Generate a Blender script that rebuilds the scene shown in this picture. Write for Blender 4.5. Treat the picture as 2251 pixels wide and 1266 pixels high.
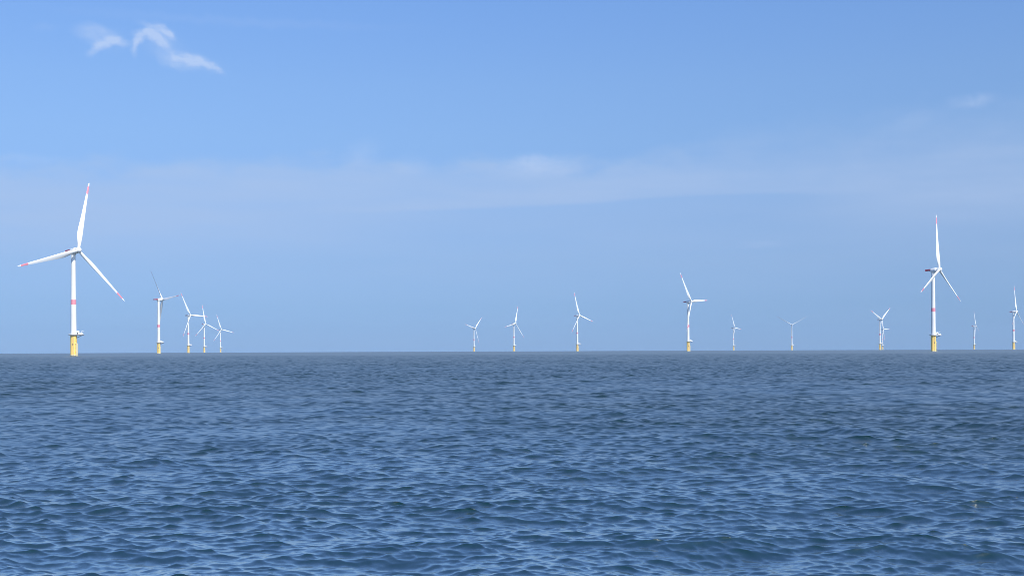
import bpy, bmesh, math, random
import numpy as np
from mathutils import Vector, Matrix

for o in list(bpy.data.objects):
    bpy.data.objects.remove(o, do_unlink=True)
SC = bpy.context.scene
COL = SC.collection
R_EARTH = 6.371e6
CAM_H = 4.7

# ------------------------------------------------------------------ camera
F_PX, W_PX = 2717.0, 2251.0
cam_d = bpy.data.cameras.new('camera')
cam_d.sensor_width = 36.0
cam_d.lens = 36.0 * F_PX / W_PX
cam_d.clip_start = 0.5
cam_d.clip_end = 120000.0
cam = bpy.data.objects.new('camera', cam_d)
COL.objects.link(cam)
cam_d.shift_y = 135.7 / W_PX          # level camera, verticals stay upright
roll = math.atan(9.0 / W_PX)
cam.matrix_world = (Matrix.Translation((0, 0, CAM_H))
                    @ Matrix.Rotation(math.pi / 2, 4, 'X')
                    @ Matrix.Rotation(-roll, 4, 'Z'))
SC.camera = cam

# ------------------------------------------------------------------ view
SC.view_settings.view_transform = 'Standard'
SC.view_settings.look = 'None'
SC.view_settings.gamma = 1.0
SC.view_settings.use_curve_mapping = False
SC.view_settings.exposure = 0.0
SC.cycles.max_bounces = 6
SC.cycles.volume_bounces = 0
SC.cycles.filter_width = 0.85

# ------------------------------------------------------------------ sun
SUN_EL, SUN_AZ = math.radians(44), math.radians(148)   # azimuth from +Y towards +X
sun_dir = Vector((math.sin(SUN_AZ) * math.cos(SUN_EL), math.cos(SUN_AZ) * math.cos(SUN_EL), math.sin(SUN_EL)))
sun_d = bpy.data.lights.new('sun', 'SUN')
sun_d.energy = 5.0
sun_d.angle = math.radians(0.53)
sun_d.color = (1.0, 0.96, 0.89)
sun = bpy.data.objects.new('sun', sun_d)
sun.rotation_euler = sun_dir.to_track_quat('Z', 'Y').to_euler()
COL.objects.link(sun)


# ------------------------------------------------------------------ node helper
class NT:
    def __init__(self, tree):
        self.t = tree
        self.n = tree.nodes
        self.l = tree.links

    def new(self, kind, **kw):
        nd = self.n.new(kind)
        for k, v in kw.items():
            setattr(nd, k, v)
        return nd

    def put(self, sock, v):
        if isinstance(v, bpy.types.NodeSocket):
            self.l.new(v, sock)
        elif v is not None:
            sock.default_value = v

    def math(self, op, a, b=None, c=None, clamp=False):
        nd = self.new('ShaderNodeMath', operation=op, use_clamp=clamp)
        for s, v in zip(nd.inputs, (a, b, c)):
            self.put(s, v)
        return nd.outputs[0]

    def vmath(self, op, a, b=None, scale=None):
        nd = self.new('ShaderNodeVectorMath', operation=op)
        self.put(nd.inputs[0], a)
        if b is not None:
            self.put(nd.inputs[1], b)
        if scale is not None:
            self.put(nd.inputs['Scale'], scale)
        return nd.outputs['Value'] if op in ('LENGTH', 'DOT_PRODUCT', 'DISTANCE') else nd.outputs[0]

    def xyz(self, x, y, z=0.0):
        nd = self.new('ShaderNodeCombineXYZ')
        for s, v in zip(nd.inputs, (x, y, z)):
            self.put(s, v)
        return nd.outputs[0]

    def smooth(self, v, a, b, lo=0.0, hi=1.0):
        nd = self.new('ShaderNodeMapRange', interpolation_type='SMOOTHSTEP')
        for s, x in zip(nd.inputs, (v, a, b, lo, hi)):
            self.put(s, x)
        return nd.outputs[0]

    def linear(self, v, a, b, lo=0.0, hi=1.0):
        nd = self.new('ShaderNodeMapRange', clamp=True)
        for s, x in zip(nd.inputs, (v, a, b, lo, hi)):
            self.put(s, x)
        return nd.outputs[0]

    def noise(self, vec, scale, detail=3.0, rough=0.55, dist=0.0):
        nd = self.new('ShaderNodeTexNoise')
        self.put(nd.inputs['Vector'], vec)
        nd.inputs['Scale'].default_value = scale
        nd.inputs['Detail'].default_value = detail
        nd.inputs['Roughness'].default_value = rough
        nd.inputs['Distortion'].default_value = dist
        return nd

    def mix(self, f, a, b, mode='MIX'):
        nd = self.new('ShaderNodeMix', data_type='RGBA', blend_type=mode)
        self.put(nd.inputs[0], f)
        self.put(nd.inputs[6], a)
        self.put(nd.inputs[7], b)
        return nd.outputs[2]

    def curve(self, v, pts, lo, hi):
        """piecewise linear profile; v in [lo, hi], returns the interpolated value"""
        nd = self.new('ShaderNodeFloatCurve')
        ys = [p[1] for p in pts]
        y0, y1 = min(ys), max(ys)
        cm = nd.mapping.curves[0]
        q = [((x - lo) / (hi - lo), (y - y0) / (y1 - y0)) for x, y in pts]
        cm.points[0].location = q[0]
        cm.points[1].location = q[-1]
        for x, y in q[1:-1]:
            cm.points.new(x, y)
        nd.mapping.update()
        self.put(nd.inputs['Value'], self.linear(v, lo, hi))
        return self.math('MULTIPLY_ADD', nd.outputs[0], y1 - y0, y0)


def srgb(r, g, b):
    f = lambda c: (c / 255 / 12.92) if c / 255 <= 0.04045 else ((c / 255 + 0.055) / 1.055) ** 2.4
    return (f(r), f(g), f(b), 1.0)


# ------------------------------------------------------------------ world: sky with thin high cloud
def build_world():
    w = bpy.data.worlds.new('World')
    SC.world = w
    w.use_nodes = True
    nt = NT(w.node_tree)
    nt.n.clear()
    geo = nt.new('ShaderNodeTexCoord')
    sep = nt.new('ShaderNodeSeparateXYZ')
    nt.l.new(geo.outputs['Generated'], sep.inputs[0])
    x, y, z = sep.outputs
    az = nt.math('DEGREES', nt.math('ARCTAN2', x, y))
    el = nt.math('DEGREES', nt.math('ARCSINE', z))
    # sky texture, never sampled below the horizon
    sky = nt.new('ShaderNodeTexSky', sky_type='NISHITA')
    sky.sun_disc = False
    sky.sun_elevation = SUN_EL
    sky.sun_rotation = SUN_AZ
    sky.altitude = 0
    sky.air_density = 1.0
    sky.dust_density = 0.0
    sky.ozone_density = 2.0
    nt.l.new(nt.xyz(x, y, nt.math('MAXIMUM', z, 0.004)), sky.inputs[0])
    # colour balance of the phone picture, by height above the horizon
    ramp = nt.new('ShaderNodeValToRGB')
    nt.l.new(nt.linear(el, 0.0, 20.0), ramp.inputs[0])
    cr = ramp.color_ramp
    while len(cr.elements) < len(SKY_BALANCE):
        cr.elements.new(0.5)
    for e_, (h_, c_) in zip(cr.elements, SKY_BALANCE):
        e_.position = h_ / 20.0
        e_.color = (c_[0] / 2, c_[1] / 2, c_[2] / 2, 1.0)
    base = nt.vmath('SCALE', nt.mix(1.0, sky.outputs[0], ramp.outputs[0], 'MULTIPLY'), scale=2.0)
    p = nt.xyz(az, el)
    # --- veil of cirrostratus
    n1 = nt.noise(nt.xyz(nt.math('MULTIPLY', az, 0.45), el), 0.8, 5, 0.55)
    n2 = nt.noise(nt.xyz(nt.math('MULTIPLY', az, 0.12), el), 1.1, 4, 0.5)
    top = nt.curve(az, [(-60, 8.2), (-22.5, 7.95), (-10.9, 8.54), (-2.6, 8.54), (1.4, 8.64), (8.0, 8.83), (10.9, 9.23), (15.9, 9.42), (22.5, 9.82), (60, 10)], -60, 60)
    low = nt.curve(az, [(-60, 5.6), (-19.9, 5.77), (-8.9, 6.26), (3.7, 6.76), (11.0, 7.05), (14.9, 6.9), (60, 6.5)], -60, 60)
    top = nt.math('ADD', top, nt.math('MULTIPLY_ADD', n1.outputs[0], 2.4, -1.2))
    dt = nt.math('SUBTRACT', top, el)
    wide = nt.smooth(az, 5.0, 14.0)
    veil = nt.smooth(dt, nt.math('MULTIPLY_ADD', wide, -1.2, -0.5), nt.math('MULTIPLY_ADD', wide, 2.2, 0.8))
    dl = nt.math('SUBTRACT', el, low)
    band = nt.smooth(dl, -0.15, 0.1)
    soft = nt.smooth(dl, -2.5, 0.2)
    azf = nt.math('MULTIPLY', nt.smooth(az, -12.0, -1.0), nt.smooth(az, 18.0, 11.0))
    bandmix = nt.math('ADD', nt.math('MULTIPLY', band, azf), nt.math('MULTIPLY', soft, nt.math('SUBTRACT', 1.0, azf)))
    lit = nt.math('MULTIPLY_ADD', bandmix, 0.46, 0.38)
    lit = nt.math('MULTIPLY', lit, nt.math('MULTIPLY_ADD', n2.outputs[0], 1.0, 0.5))
    fade = nt.smooth(el, 0.0, 5.0, 0.35, 1.0)
    veil = nt.math('MULTIPLY', nt.math('MULTIPLY', veil, lit), fade)
    c = nt.mix(nt.math('MULTIPLY', veil, 0.62), base, VEIL_COL)
    # --- small wisps: (az, el, half length, half width in degrees, tilt, strength)
    blobs = [
        (-18.79, 13.69, .55, .30, -15, .45), (-18.06, 13.75, .62, .17, -24, .34),
        (-18.58, 13.05, .42, .15, 36, .60), (-18.13, 13.32, .45, .17, 22, .80), (-17.62, 13.39, .46, .16, -4, .72),
        (-16.91, 13.14, .34, .11, 76, .62), (-16.79, 13.58, .34, .15, 68, .72), (-16.48, 13.86, .46, .16, 6, .72),
        (-16.07, 13.73, .46, .15, -34, .70), (-15.72, 13.49, .42, .14, -36, .45), (-16.16, 14.12, .56, .09, -18, .40),
        (-15.60, 13.98, .38, .14, -34, .62), (-15.37, 13.81, .20, .11, -50, .60), (-15.80, 13.79, .50, .32, -30, .26),
        (-15.23, 12.97, .26, .14, -40, .42), (-14.81, 12.74, .62, .26, -8, .60), (-14.27, 12.78, .58, .20, -10, .60),
        (-13.67, 12.63, .50, .15, -27, .58), (-13.30, 12.45, .26, .08, -30, .34), (-15.61, 12.86, .50, .24, -24, .26),
        (-15.42, 13.32, .75, .42, -40, .15), (-18.09, 13.52, .85, .40, -10, .13), (-14.14, 12.73, 1.0, .30, -12, .15), (-16.11, 13.47, .6, .45, -20, .12),
        (20.43, 10.60, .95, .22, 3, .26), (20.75, 10.49, .40, .16, 10, .2), (17.88, 9.87, 1.3, .28, 14, .14),
        (1.39, 8.44, 1.7, .38, 0, .40), (0.91, 8.65, .9, .22, 6, .22), (-6.90, 8.98, .75, .40, 20, .22), (-4.50, 8.44, .8, .35, -10, .18),
        (-12.54, 14.57, 6.5, .16, 0, .10), (-21.38, 8.25, 1.4, .16, 2, .20),
        (11.48, 4.72, .9, .14, 0, .16), (-20.66, 13.76, .5, .15, 8, .10),
    ]
    w1 = nt.noise(p, 1.5, 4, 0.55)
    w2 = nt.noise(p, 5.0, 3, 0.6)
    off = nt.vmath('ADD', nt.vmath('SCALE', nt.vmath('SUBTRACT', w1.outputs['Color'], (.5, .5, .5)), scale=0.50),
                   nt.vmath('SCALE', nt.vmath('SUBTRACT', w2.outputs['Color'], (.5, .5, .5)), scale=0.16))
    sx = nt.new('ShaderNodeSeparateXYZ')
    nt.l.new(nt.vmath('ADD', p, off), sx.inputs[0])
    pw = nt.xyz(sx.outputs[0], sx.outputs[1], 0.0)
    tot = None
    for a, e, hl, hw, tilt, s in blobs:
        m = nt.new('ShaderNodeMapping', vector_type='TEXTURE')
        nt.l.new(pw, m.inputs['Vector'])
        m.inputs['Location'].default_value = (a, e, 0)
        m.inputs['Rotation'].default_value = (0, 0, math.radians(tilt))
        m.inputs['Scale'].default_value = (hl * 1.35, hw * 1.6, 1)
        g = nt.smooth(nt.vmath('LENGTH', m.outputs[0]), 1.25, 0.0, 0.0, s)
        tot = g if tot is None else nt.math('ADD', tot, g)
    fib = nt.noise(nt.xyz(az, nt.math('MULTIPLY', el, 2.2)), 2.6, 5, 0.62, 0.6)
    tot = nt.math('MULTIPLY', tot, nt.smooth(fib.outputs[0], 0.2, 0.7, 0.60, 1.08))
    tot = nt.math('MINIMUM', tot, 0.92)
    c = nt.mix(nt.math('MULTIPLY', tot, 0.62), c, CLOUD_COL)
    bg = nt.new('ShaderNodeBackground')
    nt.l.new(c, bg.inputs[0])
    bg.inputs[1].default_value = SKY_STRENGTH
    out = nt.new('ShaderNodeOutputWorld')
    nt.l.new(bg.outputs[0], out.inputs[0])
    w.cycles.sampling_method = 'MANUAL'
    w.cycles.sample_map_resolution = 512


SKY_STRENGTH = 0.10
SKY_BALANCE = [(0.0, (0.252, 0.452, 1.127)), (2, (0.312, 0.492, 0.990)), (4, (0.435, 0.582, 0.970)), (6, (0.568, 0.696, 1.029)),
               (9.7, (0.800, 0.939, 1.215)), (12, (0.893, 1.050, 1.333)), (15.7, (0.955, 1.170, 1.529)), (20, (0.984, 1.220, 1.646))]
VEIL_COL = tuple(c / SKY_STRENGTH for c in srgb(178, 200, 235)[:3]) + (1.0,)
CLOUD_COL = tuple(c / SKY_STRENGTH for c in srgb(206, 222, 250)[:3]) + (1.0,)
build_world()


# ------------------------------------------------------------------ materials
def principled(name):
    m = bpy.data.materials.new(name)
    m.use_nodes = True
    nt = NT(m.node_tree)
    return m, nt, nt.n['Principled BSDF']


def paint(name, col, rough=0.45, dirt=0.12, streak=0.0, dirt_col=None, metal=0.0):
    """painted steel or gel coat with faint weathering in object space"""
    m, nt, b = principled(name)
    tc = nt.new('ShaderNodeTexCoord')
    n = nt.noise(tc.outputs['Object'], 0.35, 5, 0.6)
    f = nt.smooth(n.outputs[0], 0.42, 0.75, 0.0, dirt)
    dc = dirt_col or (col[0] * .55, col[1] * .53, col[2] * .5, 1)
    c = nt.mix(f, col, dc)
    if streak:
        mp = nt.new('ShaderNodeMapping')
        nt.l.new(tc.outputs['Object'], mp.inputs[0])
        mp.inputs['Scale'].default_value = (2.6, 2.6, 0.10)
        s = nt.noise(mp.outputs[0], 1.0, 4, 0.6)
        c = nt.mix(nt.smooth(s.outputs[0], 0.55, 0.8, 0.0, streak), c, dc)
    nt.l.new(c, b.inputs['Base Color'])
    b.inputs['Roughness'].default_value = rough
    b.inputs['Metallic'].default_value = metal
    return m


M_WHITE = paint('white_paint', (0.84, 0.85, 0.84, 1), 0.4, 0.04, 0.05)
M_BLADE = paint('blade_gelcoat', (0.84, 0.85, 0.84, 1), 0.35, 0.03)
M_RED = paint('red_marking_paint', (0.80, 0.29, 0.35, 1), 0.45, 0.10)
M_DARKRED = paint('red_platform_paint', (0.40, 0.045, 0.075, 1), 0.5, 0.2)
M_YELLOW = paint('yellow_foundation_paint', (0.94, 0.64, 0.16, 1), 0.5, 0.10, 0.12, (0.45, 0.26, 0.05, 1))
M_PALE = paint('worn_pale_yellow_paint', (0.82, 0.72, 0.42, 1), 0.5, 0.2, 0.2, (0.35, 0.33, 0.2, 1))
M_GREY = paint('galvanised_steel', (0.42, 0.43, 0.44, 1), 0.5, 0.3, 0.1, None, 0.2)
M_DARK = paint('dark_steel', (0.045, 0.05, 0.06, 1), 0.55, 0.2)
M_FIN = paint('growth_stained_steel', (0.10, 0.12, 0.07, 1), 0.7, 0.5, 0.3)


# ------------------------------------------------------------------ mesh helpers
def ring_loft(bm, rings, mat=0, caps=True, closed=True):
    """rings: list of lists of Vector, all the same length; returns nothing"""
    vs = [[bm.verts.new(p) for p in r] for r in rings]
    n = len(rings[0])
    for i in range(len(vs) - 1):
        mi = mat[i] if isinstance(mat, (list, tuple)) else mat
        for j in range(n):
            f = bm.faces.new((vs[i][j], vs[i][(j + 1) % n], vs[i + 1][(j + 1) % n], vs[i + 1][j]))
            f.material_index = mi
            f.smooth = True
    if caps:
        for r, flip in ((vs[0], True), (vs[-1], False)):
            f = bm.faces.new(list(reversed(r)) if flip else r)
            f.material_index = (mat[0] if flip else mat[-1]) if isinstance(mat, (list, tuple)) else mat


def circle(r, z, n=40, cx=0, cy=0):
    return [Vector((cx + r * math.cos(2 * math.pi * k / n), cy + r * math.sin(2 * math.pi * k / n), z)) for k in range(n)]


def lathe(bm, prof, n=40, mat=0, caps=True):
    ring_loft(bm, [circle(r, z, n) for r, z in prof], mat, caps)


def box(bm, c, s, mat=0, rot=0.0, bev=0.0):
    r = bmesh.ops.create_cube(bm, size=1.0)
    vs = r['verts']
    M = Matrix.Translation(c) @ Matrix.Rotation(rot, 4, 'Z') @ Matrix.Diagonal((s[0], s[1], s[2], 1))
    bmesh.ops.transform(bm, matrix=M, verts=vs)
    fs = {f for v in vs for f in v.link_faces}
    for f in fs:
        f.material_index = mat
    if bev:
        es = {e for v in vs for e in v.link_edges}
        res = bmesh.ops.bevel(bm, geom=list(es), offset=bev, segments=2, affect='EDGES', profile=0.6)
        for f in res['faces']:
            f.material_index = mat


def tube(bm, a, b, r, n=8, mat=0):
    a, b = Vector(a), Vector(b)
    d = (b - a).normalized()
    q = d.to_track_quat('Z', 'Y')
    rings = []
    for p in (a, b):
        rings.append([p + q @ Vector((r * math.cos(2 * math.pi * k / n), r * math.sin(2 * math.pi * k / n), 0)) for k in range(n)])
    ring_loft(bm, rings, mat)


def mesh_obj(name, bm, mats, parent=None, angle=0.6):
    bmesh.ops.recalc_face_normals(bm, faces=bm.faces[:])
    me = bpy.data.meshes.new(name)
    bm.to_mesh(me)
    bm.free()
    for m in mats:
        me.materials.append(m)
    me.shade_smooth()
    me.set_sharp_from_angle(angle=angle)
    o = bpy.data.objects.new(name, me)
    COL.objects.link(o)
    if parent:
        o.parent = parent
    return o


# ------------------------------------------------------------------ sea: one sheet over the round earth
def build_sea():
    rng = np.random.default_rng(11)
    # wave components, log-spaced from ripples to the wind sea
    N = 230
    lam = 0.10 * (15.0 / 0.10) ** ((np.arange(N) + rng.random(N)) / N)
    per_oct = N / math.log2(15.0 / 0.10)
    s_oct = np.interp(np.log2(lam), np.log2([0.10, 0.2, 0.4, 0.7, 1.2, 2.5, 5.0, 8.0, 15.0]), SEA_SLOPES)
    slope = s_oct * math.sqrt(2.0 / per_oct) * (0.6 + 0.8 * rng.random(N))
    k = 2 * np.pi / lam
    amp = slope / k
    main = math.radians(76)
    spread = np.interp(np.log2(lam), [-3, 0, 3], [44, 40, 46])
    ang = main + np.radians(spread) * np.clip(rng.normal(size=N), -2.0, 2.0) * 0.75
    kx, ky = k * np.cos(ang), k * np.sin(ang)
    ph = rng.random(N) * 2 * np.pi
    chop = np.interp(np.log2(lam), [-3.3, -1.8, 0.4, 3], [1.1, 1.42, 1.4, 1.25])
    # polar grid, fine where waves are seen near, coarse far out and outside the view
    rr = [1.0]
    while rr[-1] < 16:
        rr.append(rr[-1] + 0.35)
    while rr[-1] < 1200:
        q = rr[-1]
        rr.append(q + (min(max(0.036, 0.0017 * q), 0.22) if q < 350 else min(0.22 + 0.0016 * (q - 350), 1.4)))
    while rr[-1] < 12000:
        rr.append(rr[-1] * 1.004)
    rr = np.array(rr)
    fine = np.radians(29.5)
    wide = np.radians(78)
    t_l = np.arange(-wide, -fine, 0.0026)
    t_f = np.arange(-fine, fine, 0.00085)
    t_r = np.arange(fine + 0.0008, wide, 0.0026)
    t_c = np.linspace(wide, 2 * np.pi - wide, 90)
    nf = len(t_l) + len(t_f) + len(t_r)
    th = np.concatenate([t_l, t_f, t_r, t_c[:-1]])
    step = np.where((np.arange(nf) >= len(t_l)) & (np.arange(nf) < len(t_l) + len(t_f)), 0.00085, 0.0026)
    nr, nt_ = len(rr), len(th)
    Rg, Tg = np.meshgrid(rr, th, indexing='ij')
    X0 = (Rg * np.sin(Tg)).astype(np.float32)
    Y0 = (Rg * np.cos(Tg)).astype(np.float32)
    dr = np.gradient(rr).astype(np.float32)
    dx = np.zeros_like(X0); dy = np.zeros_like(X0); dz = np.zeros_like(X0)
    miss = np.zeros((nr, 2))
    # patches of stronger and weaker ruffling
    gust = np.zeros_like(X0)
    for q in range(10):
        L = 14 * 1.6 ** q * (0.9 + .2 * rng.random())
        a = rng.random() * 2 * np.pi
        gust += (np.sin(2 * np.pi / L * (X0 * np.cos(a) * 0.5 + Y0 * np.sin(a)) + rng.random() * 6.28)).astype(np.float32)
    gust = np.clip(1.0 + 0.055 * gust, 0.7, 1.3).astype(np.float32)
    edge_all = np.clip((wide - np.abs(((Tg + np.pi) % (2 * np.pi)) - np.pi)) / 0.05, 0, 1).astype(np.float32)
    col = (step > 0.001).astype(int)
    for i in range(N):
        # waves finer than the grid are left to the surface's roughness; rings are cut where they vanish
        w = np.clip((lam[i] / np.maximum(dr, 1e-6) - 2.2) / 2.0, 0, 1).astype(np.float32)
        lat = np.clip((lam[i] / (rr[:, None] * np.array([0.00085, 0.0026])) - 2.2) / 2.0, 0, 1).astype(np.float32)
        w2 = w[:, None] * lat
        miss += (1 - w2 ** 2) * slope[i] ** 2 / 2
        w = w2[:, 0]
        last = int(np.max(np.nonzero(w > 0)[0]) + 1) if np.any(w > 0) else 0
        if not last:
            continue
        sl = (slice(0, last), slice(0, nf))
        p = kx[i] * X0[sl] + ky[i] * Y0[sl] + np.float32(ph[i])
        A = (amp[i] * w2[:last][:, col]) * (gust[sl] if lam[i] < 3 else 1.0)
        A = A.astype(np.float32)
        dz[sl] += A * np.cos(p)
        s = A * np.float32(chop[i]) * np.sin(p)
        dx[sl] -= s * np.float32(math.cos(ang[i]))
        dy[sl] -= s * np.float32(math.sin(ang[i]))
        # coarse outer part of the sheet: only the long waves
    edge = edge_all
    X = X0 + dx * edge
    Y = Y0 + dy * edge
    Z = dz * edge - (Rg ** 2 / (2 * R_EARTH)).astype(np.float32)
    co = np.stack([X, Y, Z], -1).reshape(-1, 3).astype(np.float32)
    idx = np.arange(nr * nt_).reshape(nr, nt_)
    nxt = np.roll(idx, -1, axis=1)
    quads = np.stack([idx[:-1], nxt[:-1], nxt[1:], idx[1:]], -1).reshape(-1, 4)[:, ::-1].astype(np.int32)
    # close the small hole under the camera
    nv = len(co)
    co = np.vstack([co, [[0, 0, 0]]]).astype(np.float32)
    tri = np.stack([idx[0], nxt[0], np.full(nt_, nv)], -1).astype(np.int32)
    loops = np.concatenate([quads.ravel(), tri.ravel()])
    sizes = np.concatenate([np.full(len(quads), 4), np.full(len(tri), 3)]).astype(np.int32)
    starts = np.concatenate([[0], np.cumsum(sizes)[:-1]]).astype(np.int32)
    me = bpy.data.meshes.new('sea')
    me.vertices.add(len(co))
    me.vertices.foreach_set('co', co.ravel())
    me.loops.add(len(loops))
    me.loops.foreach_set('vertex_index', loops.astype(np.int32))
    me.polygons.add(len(sizes))
    me.polygons.foreach_set('loop_start', starts)
    me.update(calc_edges=True)
    me.shade_smooth()
    # slope left out of the mesh at each ring, handed to the surface as micro roughness
    sig = np.sqrt(miss)
    at = me.attributes.new('ripple', 'FLOAT', 'POINT')
    v = np.full((nr, nt_), math.sqrt((slope ** 2).sum() / 2))
    v[:, :nf] = sig[:, col]
    v = v * edge_all + math.sqrt((slope ** 2).sum() / 2) * (1 - edge_all)
    v = v * (1 + (gust - 1) * np.clip(1 - Rg / 350, 0.05, 0.8))
    at.data.foreach_set('value', np.append(v.ravel(), 0.1).astype(np.float32))

    m, nt, b = principled('sea_water')
    nt.n.remove(b)
    g = nt.new('ShaderNodeNewGeometry')
    att = nt.new('ShaderNodeAttribute', attribute_name='ripple')
    sigma = att.outputs['Fac']
    # finest ripples
    pos = nt.vmath('MULTIPLY', g.outputs['Position'], (1.0, 1.0, 0.0))
    r1 = nt.noise(pos, 12.0, 3, 0.6)
    r2 = nt.noise(pos, 2.6, 3, 0.6)
    sl = nt.vmath('ADD', nt.vmath('SCALE', nt.vmath('SUBTRACT', r1.outputs['Color'], (.5, .5, .5)), scale=SEA_RIP),
                  nt.vmath('SCALE', nt.vmath('SUBTRACT', r2.outputs['Color'], (.5, .5, .5)), scale=SEA_RIP * 0.8))
    sl = nt.vmath('MULTIPLY', sl, (1, 1, 0))
    nrm = nt.vmath('NORMALIZE', nt.vmath('ADD', g.outputs['Normal'], sl))
    # reflectance of a rippled surface: ripples too fine for the mesh turn some of it towards the eye
    ct = nt.math('MAXIMUM', nt.vmath('DOT_PRODUCT', nrm, g.outputs['Incoming']), 0.0)
    ct = nt.math('MULTIPLY_ADD', nt.math('MULTIPLY', sigma, sigma), SEA_VIS, ct)
    fr = nt.math('POWER', nt.math('SUBTRACT', 1.0, nt.math('MINIMUM', ct, 1.0)), SEA_POW)
    fr = nt.math('MULTIPLY_ADD', fr, 0.98, 0.02)
    rough = nt.math('SQRT', nt.math('MULTIPLY_ADD', sigma, SEA_ALPHA, 0.003))
    gl = nt.new('ShaderNodeBsdfGlossy', distribution='GGX')
    gl.inputs['Color'].default_value = (0.99, 1.0, 0.935, 1)
    nt.l.new(nt.math('MINIMUM', rough, 0.5), gl.inputs['Roughness'])
    nt.l.new(nrm, gl.inputs['Normal'])
    n = nt.noise(nt.vmath('MULTIPLY', g.outputs['Position'], (0.02, 0.02, 0.0)), 1.0, 4, 0.6)
    df = nt.new('ShaderNodeBsdfDiffuse')
    nt.l.new(nt.mix(n.outputs[0], SEA_COL_A, SEA_COL_B), df.inputs['Color'])
    mx = nt.new('ShaderNodeMixShader')
    nt.l.new(fr, mx.inputs[0])
    nt.l.new(df.outputs[0], mx.inputs[1])
    nt.l.new(gl.outputs[0], mx.inputs[2])
    nt.l.new(mx.outputs[0], nt.n['Material Output'].inputs['Surface'])
    me.materials.append(m)
    o = bpy.data.objects.new('sea', me)
    o['kind'] = 'structure'
    COL.objects.link(o)
    return o


SEA_SLOPES = [0.06, 0.120, 0.175, 0.172, 0.116, 0.066, 0.062, 0.060, 0.018]
SEA_POW = 1.2
SEA_VIS = 4.6
SEA_ALPHA = 0.5
SEA_RIP = 0.15
SEA_COL_A = (0.0025, 0.023, 0.029, 1)
SEA_COL_B = (0.0045, 0.029, 0.035, 1)
build_sea()

# ------------------------------------------------------------------ sea air
def build_haze():
    bm = bmesh.new()
    bmesh.ops.create_cube(bm, size=1.0)
    bmesh.ops.scale(bm, vec=(24400, 24400, 240), verts=bm.verts)
    bmesh.ops.translate(bm, vec=(0, 0, 95), verts=bm.verts)
    me = bpy.data.meshes.new('haze')
    bm.to_mesh(me)
    bm.free()
    m = bpy.data.materials.new('sea_air')
    m.use_nodes = True
    nt = NT(m.node_tree)
    nt.n.clear()
    v = nt.new('ShaderNodeVolumePrincipled')
    v.inputs['Color'].default_value = (0.50, 0.76, 1.0, 1)
    v.inputs['Density'].default_value = HAZE_DENSITY
    v.inputs['Anisotropy'].default_value = 0.0
    o = nt.new('ShaderNodeOutputMaterial')
    nt.l.new(v.outputs[0], o.inputs['Volume'])
    me.materials.append(m)
    ob = bpy.data.objects.new('haze', me)
    ob['kind'] = 'stuff'
    COL.objects.link(ob)


HAZE_DENSITY = 4.2e-5
build_haze()

# ------------------------------------------------------------------ wind turbine
HUB_H, OVERHANG, ROTOR_R, TILT = 114.0, 9.0, 78.0, math.radians(5)
DECK = 23.3


def foundation_mesh():
    bm = bmesh.new()
    prof = [(3.42, -9.0), (3.42, 0.3), (3.40, 0.35), (3.38, 21.6), (3.62, 21.8), (3.62, 22.3), (3.34, 22.45), (3.34, 22.9)]
    mats = [1, 0, 0, 0, 0, 0, 0]
    lathe(bm, prof, 48, mats)
    lathe(bm, [(3.50, 0.4), (3.50, 1.7)], 48, 2, True)
    return bm


def boat_landing_mesh():
    bm = bmesh.new()
    a = math.radians(-22)
    c, s = math.cos(a), math.sin(a)
    def P(r, t, z):
        return (r * c - t * s, r * s + t * c, z)
    for t in (-1.0, 1.0):
        tube(bm, P(4.55, t, -4.0), P(4.55, t, 13.0), 0.34, 12)
        tube(bm, P(4.55, t, 12.9), P(3.3, t, 14.2), 0.30, 10)
        for z in (0.8, 5.0, 9.5):
            tube(bm, P(3.2, t, z), P(4.5, t, z), 0.20, 8)
    for t in (-0.3, 0.3):
        tube(bm, P(4.2, t, -2.0), P(4.2, t, 13.5), 0.07, 6)
    z = -1.5
    while z < 13.4:
        tube(bm, P(4.2, -0.3, z), P(4.2, 0.3, z), 0.035, 5)
        z += 0.5
    return bm


def ladder_mesh():
    bm = bmesh.new()
    a = math.radians(-78)
    c, s = math.cos(a), math.sin(a)
    def P(r, t, z):
        return (r * c - t * s, r * s + t * c, z)
    for t in (-0.3, 0.3):
        tube(bm, P(3.75, t, 0.5), P(3.75, t, 22.9), 0.07, 6)
    for k in range(38):
        tube(bm, P(3.75, -0.3, 0.8 + k * 0.58), P(3.75, 0.3, 0.8 + k * 0.58), 0.04, 5)
    for z in (3, 8, 13, 18, 21):
        tube(bm, P(3.3, 0, z), P(3.75, 0, z), 0.08, 6)
    return bm


def hatch_mesh():
    bm = bmesh.new()
    a = math.radians(-84)
    box(bm, (3.40 * math.cos(a), 3.40 * math.sin(a), 12.6), (0.30, 0.95, 1.5), 0, a, 0.06)
    tube(bm, (3.5 * math.cos(a), 3.5 * math.sin(a), 12.6), (3.72 * math.cos(a), 3.72 * math.sin(a), 12.6), 0.16, 8)
    return bm


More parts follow.
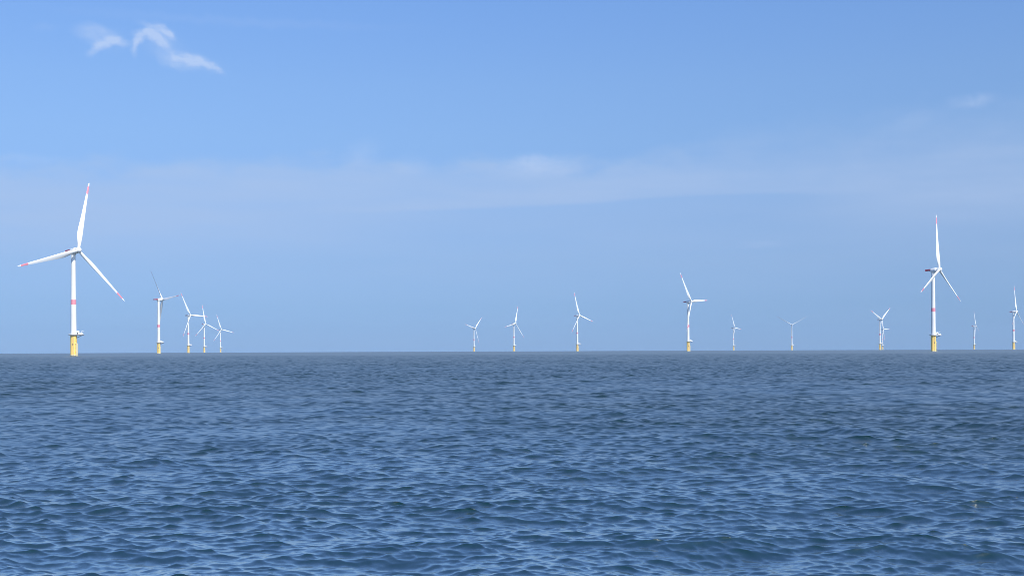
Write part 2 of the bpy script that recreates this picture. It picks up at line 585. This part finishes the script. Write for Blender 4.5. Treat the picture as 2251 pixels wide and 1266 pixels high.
def deck_mesh():
    bm = bmesh.new()
    # outline: ring round the tower plus a laydown arm towards +X
    out = []
    for k in range(49):
        t = math.radians(34 + (360 - 68) * k / 48)
        out.append((5.3 * math.cos(t), 5.3 * math.sin(t)))
    out += [(10.6, -2.9), (10.6, 2.9)]
    rings = [[Vector((x * 0.985, y * 0.985, DECK - 0.62)) for x, y in out], [Vector((x, y, DECK - 0.5)) for x, y in out],
             [Vector((x, y, DECK)) for x, y in out]]
    ring_loft(bm, rings, 0, True)
    for y in (-2.0, 0, 2.0):
        box(bm, (6.6, y, DECK - 0.85), (7.2, 0.28, 0.45), 1)
    for y in (-1.7, 1.7):
        tube(bm, (9.0, y, DECK - 0.9), (3.2, y * 0.8, DECK - 3.6), 0.16, 8, 1)
    return bm, out


def railing_mesh(out):
    bm = bmesh.new()
    pts = [Vector((x * 0.98, y * 0.98, DECK)) for x, y in out]
    n = len(pts)
    dense = []
    for i in range(n):
        a, b = pts[i], pts[(i + 1) % n]
        m = max(1, int((b - a).length / 1.3))
        for q in range(m):
            dense.append(a.lerp(b, q / m))
    for i, p in enumerate(dense):
        q = dense[(i + 1) % len(dense)]
        for h in (0.55, 1.15):
            tube(bm, p + Vector((0, 0, h)), q + Vector((0, 0, h)), 0.05, 5)
        if i % 2 == 0 or (q - p).length > 1:
            tube(bm, p, p + Vector((0, 0, 1.15)), 0.045, 5)
        # toe board
        d = q - p
        if d.length > 0.01:
            box(bm, (p + q) / 2 + Vector((0, 0, 0.13)), (d.length, 0.03, 0.24), 0, math.atan2(d.y, d.x))
    return bm


def cabinet_mesh():
    bm = bmesh.new()
    box(bm, (5.0, -0.6, DECK + 1.95), (2.7, 2.6, 3.8), 0, 0, 0.12)
    box(bm, (5.0, -1.93, DECK + 1.3), (0.9, 0.06, 2.0), 1)
    box(bm, (5.0, -0.6, DECK + 3.95), (2.2, 2.0, 0.22), 0, 0, 0.05)
    return bm


def container_mesh():
    bm = bmesh.new()
    box(bm, (8.5, -0.4, DECK + 1.0), (3.2, 2.2, 1.7), 0, 0, 0.08)
    for x in (7.3, 8.1, 8.9, 9.7):
        box(bm, (x, -1.52, DECK + 1.0), (0.10, 0.08, 1.5), 0)
    return bm


def davit_mesh():
    bm = bmesh.new()
    tube(bm, (7.6, 1.9, DECK), (7.6, 1.9, DECK + 3.6), 0.2, 10)
    tube(bm, (7.6, 1.9, DECK + 3.5), (10.4, 2.2, DECK + 4.3), 0.15, 8)
    tube(bm, (7.6, 1.9, DECK + 2.2), (9.0, 2.05, DECK + 3.85), 0.09, 6)
    tube(bm, (10.3, 2.2, DECK + 4.2), (10.3, 2.2, DECK + 2.6), 0.04, 5)
    return bm


def tower_mesh():
    bm = bmesh.new()
    z0, z1, r0, r1 = 22.9, HUB_H - 3.5, 3.22, 2.30
    zs, mats = [], []
    marks = [z0, 23.3, 44.0, 44.12, 55.9, 61.2, 79.0, 79.12, 96.0, 96.12, z1]
    for i, z in enumerate(marks):
        zs.append(z)
    prof = []
    for i, z in enumerate(zs):
        t = (z - z0) / (z1 - z0)
        r = r0 + (r1 - r0) * t ** 1.1
        prof.append((r + (0.02 if z in (44.12, 79.12, 96.12) else 0.0), z))
    mats = [1 if (zs[i] >= 55.8 and zs[i + 1] <= 61.3) else 0 for i in range(len(zs) - 1)]
    lathe(bm, prof, 48, mats)
    return bm


def yaw_bearing_mesh():
    bm = bmesh.new()
    lathe(bm, [(2.36, HUB_H - 4.3), (2.62, HUB_H - 4.1), (2.62, HUB_H - 3.3), (2.9, HUB_H - 2.9)], 40, 0)
    return bm


def superellipse(a, b, y, cz, e=3.0, n=40):
    pts = []
    for k in range(n):
        t = 2 * math.pi * k / n
        c, s = math.cos(t), math.sin(t)
        pts.append(Vector((a * math.copysign(abs(c) ** (2 / e), c), y, cz + b * math.copysign(abs(s) ** (2 / e), s))))
    return pts


def nacelle_mesh():       # local: rotor side -Y, tower axis at origin, hub height at z = 0
    bm = bmesh.new()
    st = [(2.9, 2.2, 2.3, 3.2), (2.75, 2.75, 2.8, 3.0), (1.9, 3.05, 3.1, 2.8), (-1.6, 3.15, 3.2, 2.6), (-2.3, 3.2, 3.25, 2.3)]
    ring_loft(bm, [superellipse(a, b, y, 0.0, e) for y, a, b, e in st], 0)
    return bm


def generator_mesh():
    bm = bmesh.new()
    st = [(-2.25, 3.15), (-2.35, 3.45), (-2.6, 3.52), (-4.9, 3.52), (-5.3, 3.35), (-5.55, 2.7)]
    ring_loft(bm, [superellipse(r, r, y, 0.0, 2.0, 48) for y, r in st], 0)
    return bm


def hub_mesh():
    bm = bmesh.new()
    st = [(-5.6, 2.2), (-5.8, 2.55), (-6.6, 2.85), (-10.2, 2.85), (-11.3, 2.6), (-12.2, 2.0), (-12.8, 1.2), (-13.05, 0.4)]
    ring_loft(bm, [superellipse(r, r, y, 0.0, 2.0, 40) for y, r in st], 0)
    # the three blade sockets are added by sockets turned with the rotor
    for k in range(3):
        a = 2 * math.pi * k / 3
        d = Vector((math.sin(a), 0, math.cos(a)))
        c = Vector((0, -OVERHANG, 0))
        tube(bm, c + d * 1.6, c + d * 3.05, 1.85, 28)
    return bm


def hoist_platform_mesh():
    bm = bmesh.new()
    y0, y1, w, z = 2.6, 10.6, 2.6, 0.35
    box(bm, (0, (y0 + y1) / 2, z), (2 * w, y1 - y0, 0.22), 0)
    for x in (-w, w):
        box(bm, (x, (y0 + y1) / 2, z + 1.05), (0.10, y1 - y0, 1.8), 0)
    box(bm, (0, y1 - 0.05, z + 1.05), (2 * w - 0.12, 0.10, 1.8), 0)
    for x in (-w, w):
        k = y0 + 0.2
        while k < y1:
            tube(bm, (x * 1.02, k, z), (x * 1.02, k, z + 2.0), 0.07, 6, 0)
            k += 1.25
    for x in (-1.6, 1.6):
        tube(bm, (x, 6.5, z - 0.1), (x, 2.7, z - 1.7), 0.14, 8, 0)
    return bm


def blade_mesh():         # root at z = 0 (rotor axis), tip at z = ROTOR_R, trailing edge -X, upwind -Y
    bm = bmesh.new()
    key_r = [1.6, 3.5, 7.0, 11.0, 15.0, 19.0, 25.0, 33.0, 42.0, 52.0, 62.0, 66.0, 70.0, 74.5, 76.6, 77.6, 78.0]
    chord = [3.2, 3.2, 3.4, 4.1, 4.8, 5.1, 4.8, 4.1, 3.4, 2.75, 2.15, 1.95, 1.75, 1.45, 1.05, 0.65, 0.12]
    thick = [1.0, 1.0, 0.88, 0.62, 0.45, 0.37, 0.31, 0.27, 0.24, 0.22, 0.21, 0.20, 0.19, 0.18, 0.18, 0.18, 0.2]
    twist = [16, 16, 15.5, 14, 12, 10, 7.5, 5, 3, 1.5, 0.3, 0, -0.3, -0.6, -0.7, -0.7, -0.7]
    rs = sorted(set(key_r + [20 + 3 * i for i in range(14)] + [63.5, 74.0, 64.8]))
    n = 28
    rings, mats = [], []
    for r in rs:
        c, t, w = np.interp(r, key_r, chord), np.interp(r, key_r, thick), math.radians(np.interp(r, key_r, twist) + 2)
        c *= 1.0 + 0.2 * np.clip((r - 4) / 8, 0, 1)
        rd = np.clip((t - 0.33) / 0.6, 0, 1)      # 1: round root, 0: aerofoil
        pts = []
        for k in range(n):
            a = 2 * math.pi * k / n
            u = 0.5 * math.cos(a)                  # +0.5 leading, -0.5 trailing
            xx = 0.5 - u
            foil = 5 * t * (0.2969 * math.sqrt(max(xx, 0)) - 0.126 * xx - 0.3516 * xx ** 2 + 0.2843 * xx ** 3 - 0.1036 * xx ** 4)
            vy = math.copysign(foil, math.sin(a)) if abs(math.sin(a)) > 1e-6 else 0.0
            vy = vy * (1 - rd) + 0.5 * t * math.sin(a) * rd
            # pitch axis near the quarter chord for the aerofoil
            ux = (u - 0.18 * (1 - rd)) * c
            uy = vy * c
            x = ux * math.cos(w) + uy * math.sin(w)
            y = -ux * math.sin(w) + uy * math.cos(w)
            y -= 0.5 * (r / ROTOR_R) ** 2
            pts.append(Vector((x, y, r)))
        rings.append(pts)
    for i in range(len(rs) - 1):
        mats.append(1 if (rs[i] >= 64.7 and rs[i + 1] <= 74.1) else 0)
    ring_loft(bm, rings, mats)
    return bm


def make_turbine():
    root = bpy.data.objects.new('wind_turbine', None)
    root.empty_display_size = 3
    COL.objects.link(root)
    fd = mesh_obj('foundation', foundation_mesh(), [M_YELLOW, M_FIN, M_PALE], root)
    mesh_obj('boat_landing', boat_landing_mesh(), [M_PALE], fd)
    mesh_obj('ladder', ladder_mesh(), [M_GREY], fd)
    mesh_obj('hatch', hatch_mesh(), [M_DARK], fd)
    dk, out = deck_mesh()
    pf = mesh_obj('platform', dk, [M_GREY, M_DARK], root)
    mesh_obj('railing', railing_mesh(out), [M_WHITE], pf)
    mesh_obj('cabinet', cabinet_mesh(), [M_WHITE, M_DARK], pf)
    mesh_obj('container', container_mesh(), [M_WHITE], pf)
    mesh_obj('davit_crane', davit_mesh(), [M_WHITE], pf)
    mesh_obj('tower', tower_mesh(), [M_WHITE, M_RED], root)
    mesh_obj('yaw_bearing', yaw_bearing_mesh(), [M_WHITE], root)
    nac = mesh_obj('nacelle', nacelle_mesh(), [M_WHITE], root)
    mesh_obj('generator', generator_mesh(), [M_WHITE], nac)
    mesh_obj('hoist_platform', hoist_platform_mesh(), [M_DARKRED], nac)
    hub = mesh_obj('hub', hub_mesh(), [M_WHITE], root)
    bl = mesh_obj('blade', blade_mesh(), [M_BLADE, M_RED], root)
    for k in range(2):
        b = bl.copy()
        COL.objects.link(b)
        b.parent = root
    return root


def copy_tree(o, parent=None):
    c = o.copy()
    COL.objects.link(c)
    if parent:
        c.parent = parent
    for ch in list(o.children):
        copy_tree(ch, c)
    return c


def pose(root, x, y, heading, phase, pitch=8.0):
    root.location = (x, y, -(x * x + y * y) / (2 * R_EARTH))
    H = Matrix.Rotation(math.radians(heading), 4, 'Z') @ Matrix.Rotation(-TILT, 4, 'X')
    nb = 0
    for ch in root.children:
        kind = ch.name.split('.')[0]
        if kind == 'nacelle':
            ch.matrix_local = Matrix.Translation((0, 0, HUB_H)) @ H
        elif kind == 'hub':
            ch.matrix_local = Matrix.Translation((0, 0, HUB_H)) @ H @ Matrix.Rotation(math.radians(phase), 4, 'Y')
        elif kind == 'blade':
            ch.matrix_local = (Matrix.Translation((0, 0, HUB_H)) @ H @ Matrix.Translation((0, -OVERHANG, 0))
                               @ Matrix.Rotation(math.radians(phase + 120 * nb), 4, 'Y')
                               @ Matrix.Rotation(math.radians(-pitch), 4, 'Z'))
            nb += 1


TURBINES = [
    # x, y, heading of the rotor, angle of the first blade from upright, label
    (-477.9, 1347.5, 55, 14, 'largest and nearest white turbine, with red-banded blade tips and bright yellow foundation'),
    (-747.9, 2616.8, 132, 35, 'white turbine nearest the largest one, shaded blade leaning up left, another hanging beside its tower'),
    (-987.8, 3773.2, 63, -28, 'white turbine whose level right blade reaches the upper blade of its right-hand neighbour'),
    (-1235.9, 4963.6, 57, -9, 'small white turbine whose upright blade is touched by its left-hand neighbour'),
    (-1460.5, 6192.5, 49, -18, 'smallest and rightmost white turbine of the five grouped on the left'),
    (-188.8, 6142.6, 51, 45, 'small white turbine just right of the wide empty gap, blades spread like a leaning Y'),
    (8.1, 5105.0, 53, 19, 'white turbine near the middle, upper blade leaning slightly right, one blade pointing left'),
    (209.7, 3966.2, 53, -16, 'white turbine just right of the middle, lower left blade crossing the front of its tower'),
    (407.1, 2856.2, 53, -33.5, 'mid-sized lone white turbine with yellow foundation, one blade level right, one hanging down'),
    (1136.4, 6339.0, 57, -26, 'tiny white turbine right beside the mid-sized lone one, short blade pointing right'),
    (1269.1, 5606.1, -6, 61, 'tiny white turbine standing alone with two faint raised blades forming a shallow V'),
    (1381.4, 4640.6, 42, 55, 'nearer, taller white turbine of the overlapping pair, two blades raised in a V'),
    (2072.7, 6914.2, 49, -30, 'smaller, farther white turbine of the overlapping pair, one blade pointing level right'),
    (592.4, 1737.6, 48, 4, 'second largest white turbine, yellow foundation, red platform sticking out left behind its nacelle'),
    (2247.3, 6011.5, 60, -13, 'tiny faint white turbine just right of the second largest one, rotor nearly edge-on'),
    (1511.9, 3725.3, 54, -1, 'white turbine at the far right edge with an upright blade and yellowish foundation'),
]
proto = make_turbine()
for i, (x, y, hd, phs, label) in enumerate(TURBINES):
    t = proto if i == 0 else copy_tree(proto)
    pose(t, x, y, hd, phs, {1: 19.0, 10: 74.0}.get(i, 8.0))   # two stand idle with blades turned out of the wind
    t['label'] = label
    t['category'] = 'wind turbine'
    t['group'] = 'wind turbines standing in the sea'
